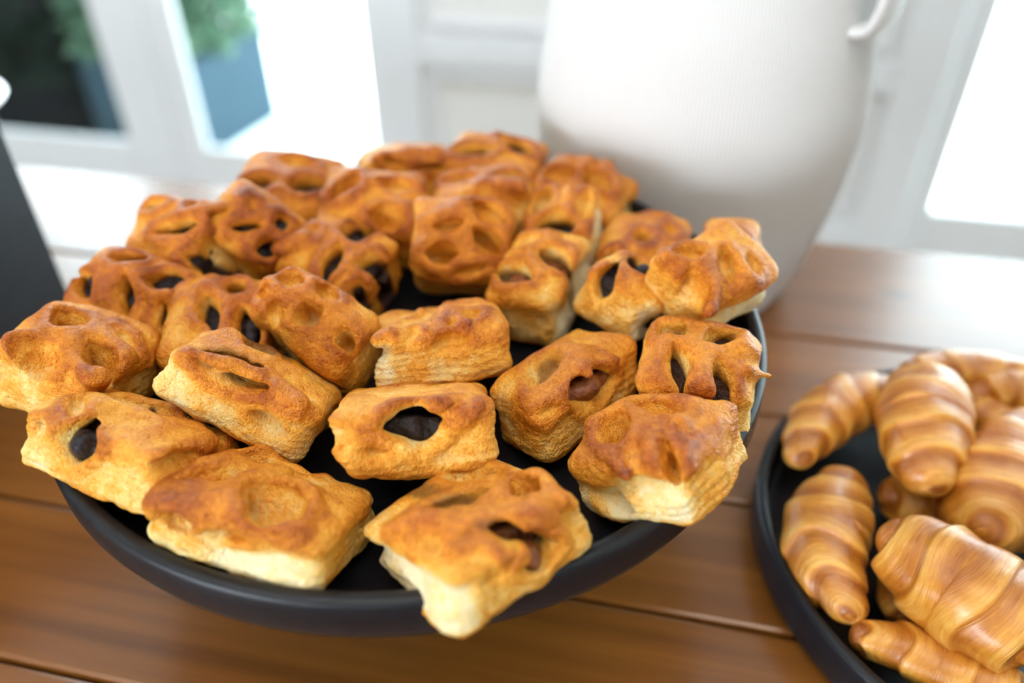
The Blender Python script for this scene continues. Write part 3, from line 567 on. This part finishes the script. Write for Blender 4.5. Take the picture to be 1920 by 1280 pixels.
 20: [[-0.0231,0.3246,0.1155],[0.9282,0.3674,0.0555,-0.0172],[0.0234,0.02,0.0163],[['d',2,1,[-0.0097,-0.0084,0.0163],[0.9961,0.0879,0.0],0.0071,0.0034],['d',2,1,[0.0114,-0.0008,0.0163],[0.7708,-0.6371,0.0],0.0073,0.003],['s',2,1,[-0.0071,0.005,0.0163],[0.963,0.2694,0.0],0.0057,0.0017],['s',2,1,[0.0111,0.0133,0.0163],[0.9059,-0.4234,0.0],0.0068,0.0028],['s',2,1,[0.0042,-0.015,0.0163],[0.9291,0.3698,0.0],0.0058,0.0013]],[],[],'apricot','',[[[-0.0185,-0.0045,0.0163],[-0.0019,0.0004,0.0163],0.0023,0.0021],[[-0.0018,0.0086,0.0163],[0.0192,0.0009,0.0163],0.0025,0.002],[[-0.0181,0.0071,0.0163],[-0.0027,0.0113,0.0163],0.0018,0.0018],[[-0.0131,-0.0141,0.0163],[0.0042,-0.0113,0.0163],0.0021,0.0018],[[-0.0011,0.017,0.0163],[0.0052,0.012,0.0163],0.0018,0.0018]]],
 21: [[-0.0782,0.3158,0.1101],[0.9672,0.1203,0.0099,-0.2235],[0.024,0.02,0.0157],[['o',2,1,[0.0035,-0.0089,0.0157],[0.1657,-0.9862,0.0],0.0086,0.0026],['o',2,1,[0.0222,-0.0026,0.0157],[0.9102,0.4142,-0.0],0.006,0.0044],['o',2,1,[0.0033,0.0129,0.0157],[0.8854,0.4648,0.0],0.0062,0.0048],['o',2,1,[0.0221,-0.0188,0.0157],[0.2283,-0.9736,0.0],0.0043,0.0026],['o',0,1,[0.024,-0.0035,-0.0033],[0.0,0.7052,-0.709],0.0056,0.0023],['o',2,1,[-0.0152,0.0029,0.0157],[0.818,-0.5752,0.0],0.0031,0.0018]],[[[-0.0163,-0.0038,0.0157],[-0.022,-0.0129,0.0157],0.0033,0.0024]],[],'choc','',[]],
 22: [[-0.1188,0.3242,0.1251],[0.9102,0.2636,0.282,-0.1499],[0.019,0.0177,0.0149],[['o',2,1,[-0.0026,-0.0048,0.0149],[0.692,0.7219,0.0],0.0054,0.0016],['o',2,1,[0.0083,0.0067,0.0149],[0.8394,-0.5435,0.0],0.0024,0.0022],['o',2,1,[0.0093,-0.0085,0.0149],[0.5293,0.8485,0.0],0.0045,0.0023],['s',2,1,[-0.0071,0.0056,0.0149],[0.9386,-0.3449,0.0],0.0016,0.0011]],[[[-0.01,0.0037,0.0149],[-0.0119,0.0053,0.0149],0.0015,0.0008]],[],'berry','',[]],
 23: [[-0.148,0.3193,0.1222],[0.9243,0.2868,-0.1486,-0.2032],[0.0236,0.0177,0.0163],[['o',2,1,[0.0087,0.0015,0.0163],[0.9617,0.2742,0.0],0.0104,0.0022],['o',0,1,[0.0236,0.0094,0.0102],[0.0,0.9434,-0.3316],0.0026,0.002],['o',2,1,[0.0226,-0.0106,0.0163],[0.9993,0.0381,0.0],0.0043,0.0019],['o',2,1,[0.0107,0.0135,0.0163],[0.9867,-0.1623,0.0],0.0025,0.0018],['s',2,1,[-0.0124,0.0116,0.0163],[0.9357,0.3528,0.0],0.0052,0.0014]],[],[],'choc','',[]],
 24: [[-0.115,0.3781,0.1139],[0.9906,0.1084,0.0091,-0.0825],[0.0254,0.0229,0.0172],[['o',2,1,[-0.0102,-0.008,0.0172],[0.995,0.0995,0.0],0.011,0.0036],['o',2,1,[0.0127,-0.0057,0.0172],[0.9439,0.3304,0.0],0.009,0.0036],['s',2,1,[0.0025,0.0115,0.0172],[1.0,0.0,0.0],0.009,0.003]],[],[],'berry','',[]],
 25: [[-0.067,0.3536,0.1165],[0.9912,0.1322,0.0037,-0.0115],[0.0257,0.0226,0.016],[['d',2,1,[-0.0126,0.0046,0.016],[0.487,0.8734,0.0],0.0088,0.0032],['d',2,1,[0.0094,-0.0165,0.016],[0.9668,-0.2556,0.0],0.0072,0.0046],['s',2,1,[0.0118,0.0062,0.016],[0.9829,-0.1843,0.0],0.007,0.003]],[],[],'apricot','',[[[-0.024,-0.0018,0.016],[-0.0086,0.0137,0.016],0.0017,0.0016],[[-0.0123,-0.0063,0.016],[-0.0019,0.0061,0.016],0.0021,0.002],[[0.0011,-0.0108,0.016],[0.0192,-0.0099,0.016],0.0021,0.002],[[-0.0003,0.0082,0.016],[0.0198,0.0084,0.016],0.0017,0.0016]]],
 26: [[-0.0581,0.4118,0.1132],[0.9913,-0.1291,0.0011,0.0263],[0.023,0.0253,0.0148],[['s',1,-1,[-0.003,-0.0253,0.0101],[0.9637,0.0,-0.267],0.0051,0.0015],['s',1,-1,[0.0117,-0.0253,0.0135],[1.0,0.0,0.0099],0.0075,0.0011],['s',1,-1,[0.0139,-0.0253,0.0075],[0.9997,0.0,-0.0239],0.01,0.0011]],[],[],'apricot','',[[[-0.0148,-0.0253,0.0131],[0.0016,-0.0253,0.0127],0.0016,0.0016],[[0.003,-0.0253,0.0107],[0.023,-0.0253,0.0107],0.0018,0.0016],[[0.0044,-0.0253,0.0148],[0.0168,-0.0253,0.0148],0.0018,0.0016]]],
 27: [[-0.0133,0.3667,0.1171],[0.993,-0.1061,-0.0522,-0.0015],[0.0253,0.0225,0.0147],[['o',2,1,[-0.0076,-0.0045,0.0147],[0.995,-0.0995,0.0],0.009,0.0028],['o',2,1,[0.0139,-0.009,0.0147],[0.995,0.0995,0.0],0.007,0.003],['s',2,1,[0.0051,0.0112,0.0147],[1.0,0.0,0.0],0.009,0.003],['s',2,1,[-0.0127,0.0112,0.0147],[0.995,0.0995,0.0],0.007,0.0026]],[],[],'berry','',[[[-0.0197,0.004,0.0147],[-0.002,-0.0042,0.0147],0.0018,0.0017],[[0.0015,-0.0178,0.0147],[0.021,-0.0225,0.0123],0.0019,0.0018],[[-0.0029,0.0122,0.0147],[0.0169,0.0026,0.0147],0.0018,0.0017]]],
 28: [[-0.0082,0.406,0.1149],[0.9939,0.0387,0.0534,-0.0886],[0.0261,0.0221,0.0166],[['o',2,1,[-0.011,-0.0066,0.0166],[0.8321,0.5547,0.0],0.011,0.0036],['o',2,1,[0.0099,0.0066,0.0166],[0.848,-0.53,0.0],0.011,0.003]],[],[],'berry','',[]],
 29: [[0.0378,0.378,0.1102],[0.9641,0.0406,0.0922,-0.2456],[0.0243,0.0224,0.0165],[['d',2,1,[0.0048,-0.0005,0.0165],[0.8494,-0.5277,0.0],0.0087,0.0048],['s',2,1,[-0.0143,0.0136,0.0165],[0.8094,0.5872,-0.0],0.0048,0.0021],['s',2,1,[-0.0137,-0.0066,0.0165],[0.6895,0.7242,0.0],0.0071,0.0023]],[],[],'apricot','R',[[[-0.0216,-0.0059,0.0165],[-0.0084,0.0152,0.0165],0.002,0.0018],[[-0.0055,0.0088,0.0165],[0.0094,-0.0062,0.0165],0.0022,0.0018],[[0.0023,0.0189,0.0165],[0.016,-0.0003,0.0165],0.0022,0.0018]]],
}
CROISSANT = {
 'a': [[[0.134,0.2662,0.03],[0.1518,0.291,0.03],[0.1771,0.3099,0.03],[0.2043,0.3154,0.03]],[0.0056,0.0144,0.0166,0.0104]],
 'b': [[[0.1786,0.2342,0.046],[0.1884,0.2593,0.046],[0.1977,0.2826,0.046],[0.2126,0.3105,0.046]],[0.0092,0.0195,0.0228,0.0149]],
 'c': [[[0.205,0.3223,0.037],[0.2322,0.3268,0.037],[0.2582,0.3219,0.037],[0.2779,0.3116,0.037]],[0.0077,0.0111,0.0118,0.0083]],
 'd': [[[0.2342,0.3074,0.034],[0.2555,0.3142,0.034],[0.2748,0.3089,0.034]],[0.0082,0.0132,0.0124]],
 'e': [[[0.2317,0.3082,0.026],[0.2426,0.3019,0.026],[0.2497,0.2861,0.026]],[0.0097,0.013,0.0093]],
 'f': [[[0.1923,0.2157,0.036],[0.2142,0.2375,0.036],[0.2451,0.2599,0.036],[0.2672,0.2683,0.036]],[0.0135,0.0254,0.0279,0.0164]],
 'g': [[[0.1594,0.2615,0.0255],[0.142,0.2368,0.0255],[0.1325,0.2122,0.0255],[0.1355,0.1839,0.0255]],[0.0101,0.0187,0.0179,0.0064]],
 'h': [[[0.1733,0.2574,0.018],[0.189,0.2522,0.018],[0.208,0.247,0.018]],[0.0089,0.0138,0.0087]],
 'i': [[[0.1557,0.2183,0.042],[0.1644,0.1992,0.042],[0.178,0.1806,0.042],[0.1965,0.1625,0.042]],[0.0101,0.0208,0.0239,0.0184]],
 'j': [[[0.1707,0.2219,0.014],[0.1631,0.2027,0.014],[0.163,0.1875,0.014]],[0.0071,0.0095,0.0055]],
 'k': [[[0.1325,0.1808,0.022],[0.1507,0.1743,0.022],[0.1688,0.1636,0.022],[0.1876,0.1493,0.022]],[0.0055,0.0109,0.0132,0.0107]],
}
LABELS = {
 1: 'pastry at the left front with a dark berry filling bursting from its side',
 2: 'pastry at the front left rim with one big round hollow in its lid',
 3: 'nearest pastry, at the front of the stand, pale cut side and amber filling',
 4: 'glossy brown pastry on the right front rim with two dark drooping flap tips',
 5: 'pastry overhanging the far left rim with a dimpled golden lid',
 6: 'pale pastry behind the berry one with a pointed flap over a narrow slit',
 7: 'rectangular pastry in the middle front with a dark filling in its cut side',
 8: 'pastry right of the dark-filled middle one, flap over brown filling, yellow crumb',
 9: 'lattice pastry against the right rim with two open slits and a small tail',
 10: 'lattice pastry at the left edge with berries spilling from its left end',
 11: 'lattice pastry with two long dark slits behind the pale slit pastry',
 12: 'tall plump glossy pastry left of centre with deep amber dimples',
 13: 'pastry in the centre with an arrow-shaped flap and no filling showing',
 14: 'upright pastry right of centre with two round amber-filled holes',
 15: 'small pastry right of centre with glossy dark berries in its open lid',
 16: 'large smooth golden pastry at the right back edge of the stand',
 17: 'pastry peeping out behind the large smooth one at the right back',
 18: 'lattice pastry half hidden between the berry one and the right back one',
 19: 'pastry with a pointed tip sticking up, pale yellow right side',
 20: 'large square golden pastry in the middle with shallow closed slits',
 21: 'round lattice pastry with five open dark slits left of the square one',
 22: 'lattice pastry at the left back with a pale cut side facing the camera',
 23: 'leftmost pastry of the back rows, lattice lid with one long slit',
 24: 'lattice pastry at the back left with two black slits under a bright door',
 25: 'smooth folded pastry at the back, left of the large square one',
 26: 'closed golden pastry in the last row, second from the left',
 27: 'low pastry directly behind the large square one, two small dark slits',
 28: 'rearmost pastry at the top of the pile with one dark slit',
 29: 'glossy pastry at the back right in front of the white vase',
}
HI = {1, 2, 3, 4, 5, 6, 7, 8, 13}
MED = {9, 10, 11, 12, 14, 15, 20, 21}
for k in PASTRY:
    make_pastry(k, PASTRY[k], 0.00056 if k in HI else (0.0008 if k in MED else 0.0010), LABELS[k])
CL = {'a': 'croissant lying against the left back of the tray, dark lower tip',
 'b': 'croissant on top of the heap pointing its tip at the viewer',
 'c': 'croissant at the far back rim of the tray', 'd': 'croissant at the back right of the tray near the frame edge',
 'e': 'small croissant end showing right behind the topmost one', 'f': 'fat dark croissant at the right edge of the photo',
 'g': 'croissant standing alone at the left of the tray along its rim', 'h': 'croissant tucked under the tip of the topmost one',
 'i': 'largest and nearest croissant, lying across the heap with a bright top', 'j': 'shadowed croissant hidden underneath the largest one',
 'k': 'croissant at the bottom front of the tray below the largest one'}
for i, (k, (p, r)) in enumerate(CROISSANT.items()):
    make_croissant(i, p, r, CL[k])

# ------------------------------------------------------------------ white ribbed vase with two strap handles
VB = (0.117, 0.487, 0.0)
vase = empty('vase', VB, -0.8); tag(vase, 'big white ribbed ceramic vase with strap handles behind the pastries', 'vase')
prof = [(0, 0.0), (0.066, 0.0), (0.0725, 0.002), (0.0752, 0.006), (0.0855, 0.037), (0.0940, 0.073), (0.0982, 0.107), (0.0990, 0.130), (0.0955, 0.160), (0.0915, 0.185), (0.084, 0.215), (0.073, 0.245), (0.060, 0.272), (0.053, 0.290), (0.052, 0.305), (0.056, 0.320), (0.061, 0.330), (0.0605, 0.333), (0.057, 0.332)]
inner = [(r-0.005, z) for r, z in reversed(prof[3:-2])]+[(0.055, 0.009), (0, 0.009)]
def refine(p, k):
    out = []
    P = np.array(p)
    for a in range(len(P)-1):
        p0 = P[max(a-1, 0)]; p1 = P[a]; p2 = P[a+1]; p3 = P[min(a+2, len(P)-1)]
        for j in range(k):
            f = j/k
            out.append(tuple(0.5*(2*p1+(p2-p0)*f+(2*p0-5*p1+4*p2-p3)*f*f+(-p0+3*p1-3*p2+p3)*f**3)))
    out.append(tuple(P[-1])); return out
full = [prof[0], prof[1]]+refine(prof[2:], 3)+inner
NR = 300; nout = 2+len(refine(prof[2:], 3))-6
from_bm('body', lathe([(max(r, 0), z) for r, z in full], NR*4, lambda i, k: 0.0003*math.cos(2*math.pi*k/4) if 3 < i < nout else 0), M_VASE, vase, True)
for sgn in (1, -1):
    ctrl = [(0.0895, 0.185), (0.099, 0.188), (0.1035, 0.202), (0.103, 0.222), (0.097, 0.243), (0.085, 0.260), (0.066, 0.270)]
    path = refine(ctrl, 5); bm = bmesh.new(); prev = None; w = 0.0125; t = 0.0034
    for i, (x, z) in enumerate(path):
        a = path[max(i-1, 0)]; b = path[min(i+1, len(path)-1)]; tx, tz = b[0]-a[0], b[1]-a[1]; L = math.hypot(tx, tz); nx, nz = tz/L, -tx/L
        ring = []
        for j in range(16):
            th = 2*math.pi*j/16; cx = math.cos(th); sx = math.sin(th)
            yy = w*math.copysign(abs(cx)**0.6, cx); nn = t*math.copysign(abs(sx)**0.8, sx)
            ring.append(bm.verts.new((sgn*(x+nx*nn), yy, z+nz*nn)))
        if prev:
            for j in range(16): bm.faces.new((prev[j], prev[(j+1) % 16], ring[(j+1) % 16], ring[j]))
        else: bm.faces.new(ring)
        prev = ring
    bm.faces.new(prev[::-1])
    from_bm('handle', bm, M_VASE, vase, True)

# ------------------------------------------------------------------ black riser at the left with a white ramekin on it
RH = 0.140
riser = empty('riser', tuple(Vector((-0.284, 0.428, 0))-EU*0.10-EN*0.13), -YAW); tag(riser, 'tall black display box at the left edge beside the stand', 'display riser')
bm = bmesh.new(); add_box(bm, (0, 0, RH/2), (0.20, 0.26, RH), 0, 0.0015); from_bm('box', bm, M_BLACK, riser)
bm = bmesh.new(); add_box(bm, (0, 0, RH+0.003), (0.202, 0.262, 0.006), 0, 0.0015); from_bm('top_board', bm, M_BLACK, riser)
rx, ry = -0.317, 0.388
pl = empty('plate', (rx, ry, RH+0.006)); tag(pl, 'small white plate with a raised rim on the black box at the left edge', 'plate')
from_bm('dish', lathe([(0, 0), (0.036, 0), (0.040, 0.002), (0.050, 0.007), (0.0595, 0.0135), (0.0603, 0.0145), (0.0598, 0.0153), (0.0575, 0.0150), (0.048, 0.0088), (0.039, 0.0045), (0, 0.004)], 96), M_PORC, pl, True)
for i, (dx, dy, lb) in enumerate(((0.037, 0.002, 'golden brown bite on the white plate, nearest its right rim'), (0.008, 0.036, 'golden brown bite at the back of the white plate'), (-0.012, -0.018, 'golden brown bite at the front of the white plate'))):
    bm = bmesh.new(); bmesh.ops.create_icosphere(bm, subdivisions=4, radius=1.0)
    for v in bm.verts:
        k = 1+0.07*math.sin(v.co.x*5+i)*math.cos(v.co.y*4)+0.03*math.sin(v.co.z*11+v.co.x*7)
        z = v.co.z if v.co.z > -0.5 else -0.5
        v.co = Vector((v.co.x*0.0155*k, v.co.y*0.0135*k, (z+0.5)*0.0145*k))
    ds = from_bm('dessert', bm, M_DESS, None, True); ds.location = (rx+dx, ry+dy, RH+0.0106+0.002*(i != 2)); tag(ds, lb, 'dessert', 'bites on the white plate')
